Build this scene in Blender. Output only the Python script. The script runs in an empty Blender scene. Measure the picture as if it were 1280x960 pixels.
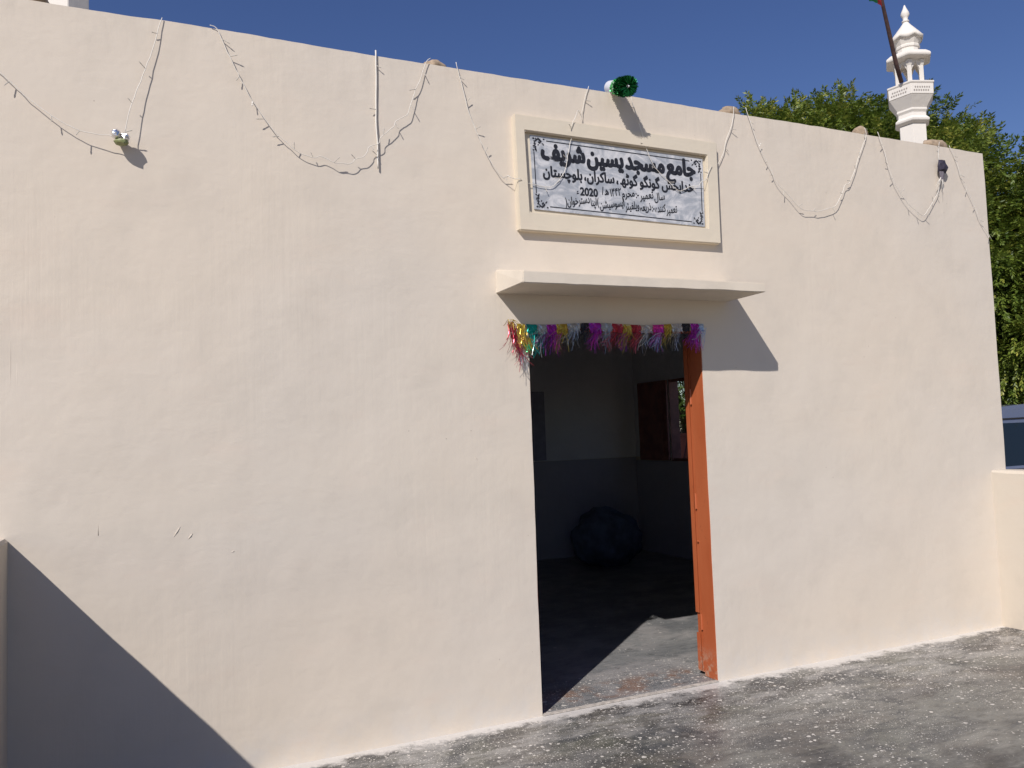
import bpy, bmesh, math, random
import numpy as np
from mathutils import Vector, Matrix, noise

random.seed(7)
rng = np.random.default_rng(7)
scene = bpy.context.scene
R = math.radians

# ------------------------------------------------------------------ camera
cd = bpy.data.cameras.new('camera')
cd.lens = 36.0 * 1010.9 / 1280.0
cd.sensor_width = 36.0
cd.clip_start = 0.05
cd.clip_end = 5000.0
cam = bpy.data.objects.new('camera', cd)
scene.collection.objects.link(cam)
FW = Vector((0.40923098, 0.91036282, 0.0613966))
RT = Vector((0.91239926, -0.40772962, -0.03583508))
UP = Vector((0.00758971, -0.07068303, 0.99746995))
cam.matrix_world = Matrix(((RT.x, UP.x, -FW.x, 0.0), (RT.y, UP.y, -FW.y, -4.2307),
                           (RT.z, UP.z, -FW.z, 1.6), (0, 0, 0, 1)))
scene.camera = cam

# ------------------------------------------------------------------ sky and sun
SUN = Vector((0.56437, 0.51349, -0.64638)).normalized()      # direction in which the light travels
world = bpy.data.worlds.new('World')
scene.world = world
world.use_nodes = True
wn = world.node_tree
bg = wn.nodes['Background']
sky = wn.nodes.new('ShaderNodeTexSky')
sky.sky_type = 'NISHITA'
sky.sun_disc = False
sky.sun_elevation = R(40.3)
sky.sun_rotation = math.atan2(-SUN.x, -SUN.y)
sky.air_density = 1.0
sky.dust_density = 0.3
sky.ozone_density = 3.0
hs = wn.nodes.new('ShaderNodeHueSaturation'); hs.inputs['Saturation'].default_value = 1.16; hs.inputs['Hue'].default_value = 0.518
wn.links.new(sky.outputs[0], hs.inputs['Color']); wn.links.new(hs.outputs[0], bg.inputs[0])
bg.inputs[1].default_value = 0.084
sl = bpy.data.lights.new('sun', 'SUN')
sl.energy = 4.6
sl.angle = R(0.5)
sl.color = (1.0, 0.95, 0.91)
so = bpy.data.objects.new('sun', sl)
so.rotation_euler = SUN.to_track_quat('-Z', 'Y').to_euler()
so.location = (-6, -8, 10)
scene.collection.objects.link(so)
scene.view_settings.view_transform = 'Standard'
scene.view_settings.look = 'None'
scene.view_settings.exposure = 0.0
scene.view_settings.gamma = 1.0
scene.cycles.max_bounces = 8
scene.cycles.use_denoising = True

# ------------------------------------------------------------------ helpers
def link(o):
    scene.collection.objects.link(o)
    return o

def tag(o, label=None, cat=None, group=None, kind=None):
    if label: o['label'] = label
    if cat: o['category'] = cat
    if group: o['group'] = group
    if kind: o['kind'] = kind
    return o

def empty(name, loc=(0, 0, 0), rz=0.0):
    o = bpy.data.objects.new(name, None)
    o.location = loc
    o.rotation_euler = (0, 0, rz)
    o.empty_display_size = 0.1
    return link(o)

def mesh_obj(name, verts, faces, mat, parent=None, smooth=False, loc=None):
    me = bpy.data.meshes.new(name)
    me.from_pydata([tuple(v) for v in verts], [], faces)
    me.validate()
    if smooth:
        me.shade_smooth()
    if mat: me.materials.append(mat)
    o = link(bpy.data.objects.new(name, me))
    if parent: o.parent = parent
    if loc is not None: o.location = loc
    return o

class MB:
    def __init__(s): s.v = []; s.f = []
    def add(s, vs, fs):
        n = len(s.v); s.v += [Vector(v) for v in vs]; s.f += [tuple(i + n for i in f) for f in fs]; return s
    def box(s, x0, x1, y0, y1, z0, z1):
        return s.add([(x0, y0, z0), (x1, y0, z0), (x1, y1, z0), (x0, y1, z0), (x0, y0, z1), (x1, y0, z1), (x1, y1, z1), (x0, y1, z1)],
                     [(0, 3, 2, 1), (4, 5, 6, 7), (0, 1, 5, 4), (1, 2, 6, 5), (2, 3, 7, 6), (3, 0, 4, 7)])
    def prism(s, poly, y0, y1):
        """poly in x,z (any order), extruded along y"""
        n = len(poly)
        vs = [(x, y0, z) for x, z in poly] + [(x, y1, z) for x, z in poly]
        fs = [tuple(range(n)), tuple(range(2 * n - 1, n - 1, -1))] + [(i, i + n, (i + 1) % n + n, (i + 1) % n) for i in range(n)]
        return s.add(vs, fs)
    def tube(s, pts, r, n=6, cap=True):
        pts = [Vector(p) for p in pts]
        rs = r if isinstance(r, (list, tuple)) else [r] * len(pts)
        rings = []
        up = Vector((0.13, 0.31, 0.94))
        for i, p in enumerate(pts):
            d = (pts[min(i + 1, len(pts) - 1)] - pts[max(i - 1, 0)])
            if d.length < 1e-9: d = Vector((0, 0, 1))
            d.normalize()
            a = d.cross(up)
            if a.length < 0.05: a = d.cross(Vector((1, 0, 0)))
            a.normalize(); b = d.cross(a)
            rings.append([p + (a * math.cos(t) + b * math.sin(t)) * rs[i] for t in [2 * math.pi * k / n for k in range(n)]])
        vs = [v for rg in rings for v in rg]
        fs = []
        for i in range(len(pts) - 1):
            for k in range(n):
                fs.append((i * n + k, i * n + (k + 1) % n, (i + 1) * n + (k + 1) % n, (i + 1) * n + k))
        if cap:
            fs.append(tuple(range(n - 1, -1, -1))); m = (len(pts) - 1) * n; fs.append(tuple(m + k for k in range(n)))
        return s.add(vs, fs)
    def lathe(s, prof, n=6, c=(0, 0), a0=0.0, cap=True):
        """prof: list of (r, z)"""
        vs = []
        for r, z in prof:
            for k in range(n):
                t = a0 + 2 * math.pi * k / n
                vs.append((c[0] + r * math.cos(t), c[1] + r * math.sin(t), z))
        fs = []
        for i in range(len(prof) - 1):
            for k in range(n):
                fs.append((i * n + k, i * n + (k + 1) % n, (i + 1) * n + (k + 1) % n, (i + 1) * n + k))
        if cap:
            fs.append(tuple(range(n - 1, -1, -1))); m = (len(prof) - 1) * n; fs.append(tuple(m + k for k in range(n)))
        return s.add(vs, fs)
    def build(s, name, mat, parent=None, smooth=False, bevel=0.0, loc=None, seg=2):
        o = mesh_obj(name, s.v, s.f, mat, parent, smooth, loc)
        bm = bmesh.new(); bm.from_mesh(o.data)
        bmesh.ops.recalc_face_normals(bm, faces=bm.faces)
        if bevel > 0:
            bmesh.ops.bevel(bm, geom=[e for e in bm.edges if len(e.link_faces) == 2 and e.calc_face_angle(0) > 0.5], offset=bevel, segments=seg, affect='EDGES', clamp_overlap=True)
        bm.to_mesh(o.data); bm.free()
        if smooth: o.data.shade_smooth()
        return o

def dup(o, parent=None):
    c = o.copy(); link(c); c.parent = parent
    return c

def fbm(x, y, z, o=4):
    return noise.fractal(Vector((x, y, z)), 1.0, 2.0, o)

# ------------------------------------------------------------------ materials
class NT:
    def __init__(s, name, rough=0.8, metal=0.0, spec=0.5):
        s.m = bpy.data.materials.new(name); s.m.use_nodes = True
        s.t = s.m.node_tree; s.b = s.t.nodes['Principled BSDF']
        s.b.inputs['Roughness'].default_value = rough
        s.b.inputs['Metallic'].default_value = metal
        s.b.inputs['Specular IOR Level'].default_value = spec
        s.tc = s.t.nodes.new('ShaderNodeTexCoord')
    def val(s, sock, v):
        if hasattr(v, 'is_linked') or isinstance(v, bpy.types.NodeSocket): s.t.links.new(v, sock)
        else: sock.default_value = v
    def mapping(s, scale=(1, 1, 1), loc=(0, 0, 0), rot=(0, 0, 0)):
        n = s.t.nodes.new('ShaderNodeMapping'); n.inputs['Scale'].default_value = scale; n.inputs['Location'].default_value = loc; n.inputs['Rotation'].default_value = rot
        s.t.links.new(s.tc.outputs['Object'], n.inputs['Vector']); return n.outputs[0]
    def noise(s, scale, detail=4, rough=0.5, vec=None, dist=0.0):
        n = s.t.nodes.new('ShaderNodeTexNoise'); n.inputs['Scale'].default_value = scale; n.inputs['Detail'].default_value = detail
        n.inputs['Roughness'].default_value = rough; n.inputs['Distortion'].default_value = dist
        s.t.links.new(vec or s.tc.outputs['Object'], n.inputs['Vector']); return n.outputs['Fac']
    def voro(s, scale, vec=None, out='Distance', feat='F1'):
        n = s.t.nodes.new('ShaderNodeTexVoronoi'); n.feature = feat; n.inputs['Scale'].default_value = scale
        s.t.links.new(vec or s.tc.outputs['Object'], n.inputs['Vector']); return n.outputs[out]
    def math(s, op, a, b=0.0, c=0.0):
        n = s.t.nodes.new('ShaderNodeMath'); n.operation = op
        s.val(n.inputs[0], a); s.val(n.inputs[1], b); s.val(n.inputs[2], c); return n.outputs[0]
    def ramp(s, f, stops):
        n = s.t.nodes.new('ShaderNodeMapRange'); n.interpolation_type = 'SMOOTHSTEP'
        s.val(n.inputs[0], f); n.inputs[1].default_value = stops[0]; n.inputs[2].default_value = stops[1]
        n.inputs[3].default_value = stops[2] if len(stops) > 2 else 0.0; n.inputs[4].default_value = stops[3] if len(stops) > 3 else 1.0
        return n.outputs[0]
    def mix(s, f, a, b, mode='MIX'):
        n = s.t.nodes.new('ShaderNodeMix'); n.data_type = 'RGBA'; n.blend_type = mode
        s.val(n.inputs['Factor'], f)
        for k, v in ((6, a), (7, b)):
            if isinstance(v, (tuple, list)): n.inputs[k].default_value = (*v[:3], 1)
            else: s.t.links.new(v, n.inputs[k])
        return n.outputs[2]
    def sep(s):
        n = s.t.nodes.new('ShaderNodeSeparateXYZ'); s.t.links.new(s.tc.outputs['Object'], n.inputs[0]); return n.outputs
    def color(s, c):
        if isinstance(c, (tuple, list)): s.b.inputs['Base Color'].default_value = (*c[:3], 1)
        else: s.t.links.new(c, s.b.inputs['Base Color'])
    def bump(s, h, strength=0.3, dist=0.01):
        n = s.t.nodes.new('ShaderNodeBump'); n.inputs['Strength'].default_value = strength; n.inputs['Distance'].default_value = dist
        s.val(n.inputs['Height'], h)
        prev = s.b.inputs['Normal'].links[0].from_socket if s.b.inputs['Normal'].is_linked else None
        if prev: s.t.links.new(prev, n.inputs['Normal'])
        s.t.links.new(n.outputs[0], s.b.inputs['Normal'])

def plaster(name, base, var=1.0, stain=True):
    m = NT(name, 0.75, spec=0.3)
    big = m.noise(0.55, 3, 0.5)
    mid = m.noise(3.0, 5, 0.6)
    st = m.noise(2.2, 5, 0.62, m.mapping((1.0, 1.0, 2.6), rot=(0, 0.2, 0)))
    c = m.mix(m.ramp(big, (0.35, 0.65)), tuple(x * f for x, f in zip(base, (1.0, 0.985, 0.965))), tuple(x * f for x, f in zip(base, (0.97, 0.975, 0.985))))
    c = m.mix(m.math('MULTIPLY', m.ramp(mid, (0.45, 0.75)), 0.45 * var), c, tuple(x * 0.86 for x in base))
    c = m.mix(m.math('MULTIPLY', m.ramp(st, (0.52, 0.8)), 0.30 * var), c, tuple(x * f for x, f in zip(base, (1.03, 0.94, 0.91))))
    if stain:
        x, y, z = m.sep()
        low = m.math('MULTIPLY', m.ramp(z, (0.30, 0.0)), m.ramp(m.noise(7, 5, 0.7), (0.35, 0.7)))
        c = m.mix(m.math('MULTIPLY', low, 0.55), c, (0.60, 0.57, 0.53))
        topd = m.math('MULTIPLY', m.ramp(z, (3.35, 3.71)), m.ramp(m.noise(5, 5, 0.7, m.mapping((3, 1, 0.5))), (0.45, 0.75)))
        c = m.mix(m.math('MULTIPLY', topd, 0.35), c, tuple(x * 0.72 for x in base))
        # a few small specks
        sp = m.math('MULTIPLY', m.math('LESS_THAN', m.voro(9.0), 0.035), m.math('GREATER_THAN', m.noise(1.7, 2), 0.56))
        c = m.mix(m.math('MULTIPLY', sp, 0.45), c, (0.30, 0.24, 0.19))
    m.color(c)
    m.bump(m.noise(1.9, 4, 0.55), 0.30, 0.035)
    m.bump(m.noise(6.0, 4, 0.6, m.mapping((1, 1, 2.2), rot=(0, -0.3, 0)), 0.6), 0.28, 0.004)
    m.bump(m.math('MULTIPLY', m.noise(1.0, 5, 0.7, m.mapping((26, 26, 0.8))), m.ramp(m.noise(0.8, 3, 0.5, m.mapping((1, 1, 0.6), (4, 0, 2))), (0.45, 0.65))), 0.35, 0.004)
    m.bump(m.noise(42, 5, 0.65), 0.24, 0.0018)
    m.bump(m.noise(190, 3, 0.6), 0.18, 0.001)
    return m.m

WALL = (0.660, 0.587, 0.494)
m_wall = plaster('painted_plaster', WALL)
m_trim = plaster('cream_trim_plaster', (0.66, 0.59, 0.475), 0.8, False)
m_canopy = plaster('canopy_concrete', (0.67, 0.60, 0.50), 1.6, False)
m_low = plaster('low_wall_plaster', (0.60, 0.53, 0.435), 1.2, False)
m_white = plaster('minaret_whitewash', (0.72, 0.68, 0.62), 0.5, False)
m_room = plaster('room_plaster', (0.74, 0.74, 0.74), 0.6, False)
m_dado = plaster('room_dado_paint', (0.44, 0.43, 0.47), 0.6, False)

def simple(name, col, rough=0.6, metal=0.0, var=0.12, scale=12, bump=0.0, spec=0.5):
    m = NT(name, rough, metal, spec)
    c = m.mix(m.ramp(m.noise(scale, 5, 0.65), (0.3, 0.7)), tuple(x * (1 - var) for x in col), tuple(min(1, x * (1 + var)) for x in col))
    m.color(c)
    if bump: m.bump(m.noise(scale * 4, 4, 0.6), 0.5, bump)
    return m.m

def cement(name, inside=False):
    m = NT(name, 0.55, spec=0.45)
    x, y, z = m.sep()
    st = m.mapping((0.7, 1.9, 1), rot=(0, 0, 0.35))
    n1 = m.noise(1.1, 6, 0.62, st, 0.8)
    n2 = m.noise(5.5, 6, 0.68, st, 0.5)
    n3 = m.noise(26, 4, 0.6)
    if inside:
        c = m.mix(m.ramp(n1, (0.3, 0.7)), (0.17, 0.175, 0.18), (0.27, 0.27, 0.265))
        c = m.mix(m.ramp(n2, (0.35, 0.72)), c, m.mix(0.5, c, (0.10, 0.105, 0.11)))
        # lighter scuffed cement just inside the door
        c = m.mix(m.math('MULTIPLY', m.ramp(m.noise(3.2, 4, 0.6), (0.45, 0.62)), 0.55), c, (0.36, 0.34, 0.33))
        band = m.math('MULTIPLY', m.ramp(y, (0.02, 0.10)), m.ramp(y, (0.42, 0.25)))
        c = m.mix(m.math('MULTIPLY', band, m.ramp(m.noise(4.5, 5, 0.7), (0.45, 0.62))), c, (0.23, 0.15, 0.115))
        fl = 0.42
    else:
        c = m.mix(m.ramp(n1, (0.40, 0.62)), (0.030, 0.031, 0.034), (0.145, 0.130, 0.112))
        c = m.mix(m.ramp(n2, (0.38, 0.70)), c, m.mix(0.7, c, (0.035, 0.036, 0.040)))
        c = m.mix(m.math('MULTIPLY', m.ramp(m.noise(1.7, 4, 0.6, m.mapping((1, 1, 1), (7, 3, 0))), (0.55, 0.72)), 0.55), c, (0.115, 0.12, 0.075))
        c = m.mix(m.math('MULTIPLY', m.ramp(m.noise(9, 5, 0.7, m.mapping((1, 1, 1), (2, 9, 0))), (0.56, 0.75)), 0.6), c, (0.22, 0.195, 0.175))
        fl = 0.50
    if not inside:
        pale = m.noise(0.75, 6, 0.6, m.mapping((1, 1.3, 1), (3.3, 1.7, 0)), 0.6)
        c = m.mix(m.math('MULTIPLY', m.ramp(pale, (0.46, 0.60)), 0.75), c, m.mix(m.ramp(n2, (0.3, 0.7)), (0.245, 0.243, 0.215), (0.135, 0.135, 0.122)))
        c = m.mix(m.math('MULTIPLY', m.math('MULTIPLY', m.ramp(y, (-1.1, 0.1)), m.ramp(m.noise(3.5, 6, 0.72, m.mapping((0.6, 1.5, 1))), (0.44, 0.60))), 0.8), c, (0.40, 0.385, 0.365))
    fine = m.noise(17, 9, 0.78, m.mapping((0.6, 1.6, 1), (5, 5, 0), rot=(0, 0, 0.3)), 0.4)
    c = m.mix(m.math('MULTIPLY', m.ramp(fine, (0.50, 0.32)), 0.75), c, m.mix(0.75, c, (0.02, 0.02, 0.02)))
    c = m.mix(m.math('MULTIPLY', m.ramp(fine, (0.52, 0.72)), 0.65), c, (0.32, 0.30, 0.27))
    if not inside:
        dk = m.noise(2.4, 7, 0.66, m.mapping((0.8, 1.5, 1), (9, 4, 0), rot=(0, 0, 0.5)), 1.2)
        c = m.mix(m.math('MULTIPLY', m.ramp(dk, (0.50, 0.36)), 0.7), c, (0.045, 0.050, 0.056))
        c = m.mix(m.math('MULTIPLY', m.ramp(dk, (0.56, 0.70)), 0.5), c, (0.235, 0.22, 0.175))
    c = m.mix(m.math('MULTIPLY', m.ramp(n3, (0.4, 0.8)), 0.25), c, (0.24, 0.23, 0.22))
    # splashes of lime wash: irregular dots in three sizes, thicker towards the wall
    near = m.ramp(y, (-1.6, 0.10)) if not inside else m.ramp(y, (0.75, 0.15))
    for sc, rad, thr in ((13, 0.19, 0.63), (24, 0.27, 0.60), (50, 0.30, 0.57), (110, 0.30, 0.55)):
        vec = m.t.nodes.new('ShaderNodeMapping'); vec.inputs['Location'].default_value = (sc, sc * 2, 0)
        add = m.t.nodes.new('ShaderNodeVectorMath'); add.operation = 'MULTIPLY_ADD'
        nn = m.t.nodes.new('ShaderNodeTexNoise'); nn.inputs['Scale'].default_value = sc * 1.6
        m.t.links.new(m.tc.outputs['Object'], nn.inputs['Vector'])
        m.t.links.new(nn.outputs['Color'], add.inputs[0]); add.inputs[1].default_value = (0.5 / sc,) * 3
        m.t.links.new(m.tc.outputs['Object'], add.inputs[2]); m.t.links.new(add.outputs[0], vec.inputs[0])
        d = m.voro(sc, vec.outputs[0])
        cl = m.voro(sc, vec.outputs[0], 'Color')
        sepc = m.t.nodes.new('ShaderNodeSeparateColor'); m.t.links.new(cl, sepc.inputs[0])
        size = m.math('MULTIPLY_ADD', sepc.outputs[0], rad * 0.75, rad * 0.25)
        dens = m.math('ADD', m.math('MULTIPLY_ADD', m.noise(1.9, 5, 0.65, m.mapping((1, 1, 1), (sc, 0, 0))), 2.1, -0.78), m.math('MULTIPLY', near, 0.36 if not inside else 0.55))
        on = m.math('MULTIPLY', m.math('LESS_THAN', d, size), m.math('GREATER_THAN', dens, m.math('MULTIPLY_ADD', sepc.outputs[1], 0.42, thr - fl + 0.18)))
        c = m.mix(m.math('MULTIPLY', on, 0.85), c, (0.66, 0.62, 0.56))
    if not inside:
        edge = m.math('SUBTRACT', m.math('ADD', y, m.math('MULTIPLY', m.noise(5, 7, 0.75), 0.42)), 0.0)
        c = m.mix(m.math('MULTIPLY', m.ramp(edge, (0.095, 0.17)), 0.9), c, (0.64, 0.61, 0.57))
    m.color(c)
    m.b.inputs['Roughness'].default_value = 0.40
    m.bump(m.noise(3.0, 5, 0.6, st), 0.4, 0.012)
    m.bump(m.noise(60, 4, 0.7), 0.35, 0.003)
    return m.m
m_court = cement('courtyard_cement')
m_floor = cement('room_cement', True)

def leafmat(name, a, b, cc):
    m = NT(name, 0.45, spec=0.4)
    at = m.t.nodes.new('ShaderNodeAttribute'); at.attribute_name = 'tint'
    c = m.mix(m.ramp(at.outputs['Fac'], (0.0, 0.75)), a, b)
    c = m.mix(m.ramp(at.outputs['Fac'], (0.70, 1.0)), c, cc)
    m.color(c)
    tr = m.t.nodes.new('ShaderNodeBsdfTranslucent')
    m.t.links.new(c, tr.inputs['Color'])
    mx = m.t.nodes.new('ShaderNodeMixShader'); mx.inputs[0].default_value = 0.28
    m.t.links.new(m.b.outputs[0], mx.inputs[1]); m.t.links.new(tr.outputs[0], mx.inputs[2])
    m.t.links.new(mx.outputs[0], m.t.nodes['Material Output'].inputs['Surface'])
    return m.m
m_leaf = leafmat('neem_leaf', (0.055, 0.10, 0.016), (0.16, 0.21, 0.03), (0.44, 0.43, 0.085))
m_leaf2 = leafmat('dark_leaf', (0.03, 0.062, 0.012), (0.06, 0.105, 0.02), (0.12, 0.15, 0.035))
m_bark = simple('bark', (0.12, 0.085, 0.06), 0.9, 0, 0.4, 14, 0.02)
m_sand = simple('sandy_soil', (0.36, 0.29, 0.21), 0.95, 0, 0.2, 1.3, 0.01)
m_stone = simple('field_stone', (0.34, 0.255, 0.175), 0.9, 0, 0.3, 22, 0.004)
m_wire = simple('white_wire', (0.72, 0.68, 0.61), 0.5, 0, 0.05)
m_bulb = NT('frosted_bulb', 0.25, spec=0.5); m_bulb.color((0.66, 0.62, 0.55)); m_bulb.b.inputs['Transmission Weight'].default_value = 0.3; m_bulb = m_bulb.m
def door_paint():
    m = NT('orange_door_paint', 0.42, spec=0.45)
    c = m.mix(m.ramp(m.noise(3, 5, 0.6, m.mapping((2, 2, 0.6))), (0.3, 0.7)), (0.39, 0.095, 0.034), (0.44, 0.118, 0.045))
    c = m.mix(m.math('MULTIPLY', m.ramp(m.noise(30, 4, 0.7), (0.62, 0.72)), 0.5), c, (0.22, 0.06, 0.03))
    x, y, z = m.sep()
    c = m.mix(m.math('MULTIPLY', m.ramp(z, (0.25, 0.0)), m.ramp(m.noise(18, 4, 0.7), (0.45, 0.6))), c, (0.42, 0.26, 0.18))
    m.color(c); m.bump(m.noise(25, 4, 0.6), 0.3, 0.002)
    return m.m
m_door = door_paint()
m_shutter = simple('maroon_shutter_paint', (0.26, 0.10, 0.08), 0.5, 0, 0.25, 8)
m_redfence = simple('red_gate_paint', (0.42, 0.12, 0.07), 0.55, 0, 0.15, 8)
m_black = simple('sign_black_paint', (0.018, 0.018, 0.022), 0.45, 0, 0.3, 40)
def marble():
    m = NT('grey_white_marble', 0.28, spec=0.5)
    v = m.noise(6.5, 6, 0.6, m.mapping((1, 1, 1.5), rot=(0, 0.7, 0)), 1.6)
    c = m.mix(m.ramp(v, (0.36, 0.66)), (0.34, 0.36, 0.39), (0.62, 0.615, 0.62))
    c = m.mix(m.math('MULTIPLY', m.ramp(m.noise(60, 4, 0.7), (0.5, 0.75)), 0.35), c, (0.30, 0.31, 0.34))
    m.color(c); return m.m
m_marble = marble()
m_gravel = simple('roof_screed', (0.40, 0.36, 0.31), 0.95, 0, 0.2, 6, 0.004)

# ------------------------------------------------------------------ ground and setting
def sheet(name, x0, x1, y0, y1, z, mat, nx=1, ny=1):
    vs = [(x0 + (x1 - x0) * i / nx, y0 + (y1 - y0) * j / ny, z) for j in range(ny + 1) for i in range(nx + 1)]
    fs = [(j * (nx + 1) + i, j * (nx + 1) + i + 1, (j + 1) * (nx + 1) + i + 1, (j + 1) * (nx + 1) + i) for j in range(ny) for i in range(nx)]
    return mesh_obj(name, vs, fs, mat)
tag(sheet('ground', -900, 900, -900, 900, -0.06, m_sand), kind='structure')
cf = MB().box(-0.575, 5.937, -9.0, 0.014, -0.055, 0.0).build('courtyard_floor', m_court)
tag(cf, kind='structure')
rf = MB().box(-0.45, 6.0, 0.0145, 5.1, -0.055, 0.003).build('room_floor', m_floor)
tag(rf, kind='structure')

# ------------------------------------------------------------------ the building
XL, XR, TOP, TH, YB = -0.62, 6.11, 3.705, 0.125, 5.26
DX0, DX1, DZ = 2.017, 3.249, 2.225
bld = empty('mosque_building', (2.75, 0, 0))
tag(bld, 'cream plastered single storey mosque with flat parapet and open orange steel door', 'mosque')
def part(mb, name, mat, parent=bld, **k):
    o = mb.build(name, mat, None, **k)
    o.parent = parent
    if parent is bld: o.matrix_parent_inverse = Matrix.Translation((-2.75, 0, 0))
    return o

def front_wall():
    # gridded slab with the door opening; the front face and the top edge undulate slightly
    def axis(a, b, cuts, step):
        pts = sorted(set([a, b] + cuts)); out = []
        for p, q in zip(pts, pts[1:]):
            n = max(1, round((q - p) / step)); out += [p + (q - p) * i / n for i in range(n)]
        return out + [pts[-1]]
    xs = axis(XL, XR, [DX0, DX1], 0.055); zs = axis(-0.05, TOP, [DZ], 0.055)
    nx, nz = len(xs), len(zs)
    vs = []
    for side in (0, 1):
        for z in zs:
            for x in xs:
                inner = 0.0
                y = TH * side
                zz = z; xx = x
                if side == 0:
                    y += 0.0045 * fbm(x * 0.9, 3.1, z * 0.9, 2) + 0.0012 * fbm(x * 4, 1.0, z * 4, 2)
                if abs(z - TOP) < 1e-6:
                    zz += 0.006 * fbm(x * 1.3, 0, side, 3) + 0.003 * fbm(x * 9, 5, side, 2)
                elif abs(z - DZ) < 1e-6 and DX0 - .01 < x < DX1 + .01:
                    zz += 0.0
                if abs(x - XR) < 1e-6: xx += 0.004 * fbm(7, z * 2.5, 1, 3)
                if z < DZ and abs(x - DX0) < 1e-6: xx += 0.0028 * fbm(2, z * 3.5, 9, 3)
                if z < DZ and abs(x - DX1) < 1e-6: xx += 0.0020 * (fbm(5, z * 3.5, 9, 3) + 0.4)
                vs.append((xx, y, zz))
    N = nx * nz
    solid = lambda i, j: 0 <= i < nx - 1 and 0 <= j < nz - 1 and not (DX0 - 1e-6 <= xs[i] and xs[i + 1] <= DX1 + 1e-6 and zs[j + 1] <= DZ + 1e-6)
    fs = []
    for j in range(nz - 1):
        for i in range(nx - 1):
            if not solid(i, j): continue
            a, b, c, d = j * nx + i, j * nx + i + 1, (j + 1) * nx + i + 1, (j + 1) * nx + i
            fs.append((a, b, c, d)); fs.append((a + N, d + N, c + N, b + N))
            if not solid(i, j - 1): fs.append((a, a + N, b + N, b))
            if not solid(i, j + 1): fs.append((d, c, c + N, d + N))
            if not solid(i - 1, j): fs.append((a, d, d + N, a + N))
            if not solid(i + 1, j): fs.append((b, b + N, c + N, c))
    mb = MB(); mb.add(vs, fs)
    return mb
fw_o = part(front_wall(), 'front_wall', m_wall)
# faces of the front wall that look into the room take the room paint
fw_o.data.materials.append(m_room)
for p in fw_o.data.polygons:
    if p.normal.y > 0.8 and p.center.z < 3.2: p.material_index = 1

part(MB().box(XL + 0.002, XL + 0.19, TH, YB - 0.19, -0.05, TOP - 0.004), 'side_wall', m_wall, bevel=0.006)
# right wall has a window opening
WY0, WY1, WZ0, WZ1 = 3.15, 4.24, 1.19, 2.21
s = MB()
X0, X1 = XR - 0.130, XR - 0.003
s.box(X0, X1, TH, WY0, -0.05, TOP - 0.004)
s.box(X0, X1, WY1, YB - 0.19, -0.05, TOP - 0.004)
s.box(X0, X1, WY0, WY1, -0.05, WZ0)
s.box(X0, X1, WY0, WY1, WZ1, TOP - 0.004)
part(s, 'side_wall', m_wall)
part(MB().box(XL + 0.002, XR - 0.003, YB - 0.188, YB, -0.05, TOP - 0.003), 'back_wall', m_wall, bevel=0.006)
part(MB().box(XL + 0.192, X0 - 0.002, TH + 0.002, YB - 0.19, 3.14, 3.30), 'roof_slab', m_room)
part(MB().box(XL + 0.193, X0 - 0.003, TH + 0.003, YB - 0.191, 3.302, 3.34), 'roof_screed', m_gravel)
# room linings: painted dado below, plaster above, a few mm proud of the walls
lin = MB()
lin.box(XL + 0.192, X0 - 0.012, YB - 0.200, YB - 0.190, 1.235, 3.139)
lin.box(X0 - 0.012, X0 - 0.002, TH + 0.003, WY0, 1.235, 3.139)
lin.box(X0 - 0.012, X0 - 0.002, WY1, YB - 0.201, 1.235, 3.139)
lin.box(X0 - 0.012, X0 - 0.002, WY0, WY1, WZ1, 3.139)
lin.box(XL + 0.192, XL + 0.202, TH + 0.003, YB - 0.201, 1.235, 3.139)
part(lin, 'upper_plaster', m_room)
dad = MB()
dad.box(XL + 0.193, X0 - 0.022, YB - 0.212, YB - 0.191, 0.0, 1.232)
dad.box(X0 - 0.022, X0 - 0.003, TH + 0.003, YB - 0.213, 0.0, 1.188)
dad.box(XL + 0.193, XL + 0.213, TH + 0.003, YB - 0.213, 0.0, 1.232)
part(dad, 'dado', m_dado)
# window frame, bars and the shutter folded back against the wall
wf = MB()
t = 0.035
wf.box(X0 - 0.016, X0 + 0.04, WY0 + 0.002, WY0 + t, WZ0 + 0.002, WZ1 - 0.002)
wf.box(X0 - 0.016, X0 + 0.12, WY1 - 0.012, WY1 - 0.002, WZ0 + 0.002, WZ1 - 0.002)
wf.box(X0 - 0.014, X0 + 0.038, WY0 + t, WY1 - t, WZ0 + 0.002, WZ0 + t)
wf.box(X0 - 0.014, X0 + 0.038, WY0 + t, WY1 - t, WZ1 - t, WZ1 - 0.002)
win = part(wf, 'window', m_shutter, bevel=0.003)
for k in range(5):
    y = WY0 + 0.16 * (k + 1)
    b = MB().tube([(X0 + 0.02, y, WZ0 + 0.02), (X0 + 0.02, y, WZ1 - 0.02)], 0.005, 6).build('bar', m_shutter, win)
sh = part(MB().box(X0 - 0.052, X0 - 0.026, WY1 + 0.01, WY1 + 0.66, WZ0 + 0.01, WZ1 - 0.005), 'shutter', m_shutter, bevel=0.003)
MB().box(X0 - 0.060, X0 - 0.052, WY1 + 0.09, WY1 + 0.58, WZ0 + 0.09, WZ0 + 0.42).build('panel', m_shutter, sh, bevel=0.003)
MB().box(X0 - 0.060, X0 - 0.052, WY1 + 0.09, WY1 + 0.58, WZ0 + 0.50, WZ1 - 0.09).build('panel', m_shutter, sh, bevel=0.003)
# closed shutter in the back wall, left in the view through the door
cs = part(MB().box(3.62, 4.60, YB - 0.245, YB - 0.213, 1.25, 2.12), 'shutter', simple('dark_blue_shutter_paint', (0.30, 0.30, 0.38), 0.5), bevel=0.003)
MB().box(4.08, 4.09, YB - 0.252, YB - 0.246, 1.26, 2.11).build('shutter_seam', m_dado, cs)

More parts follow.
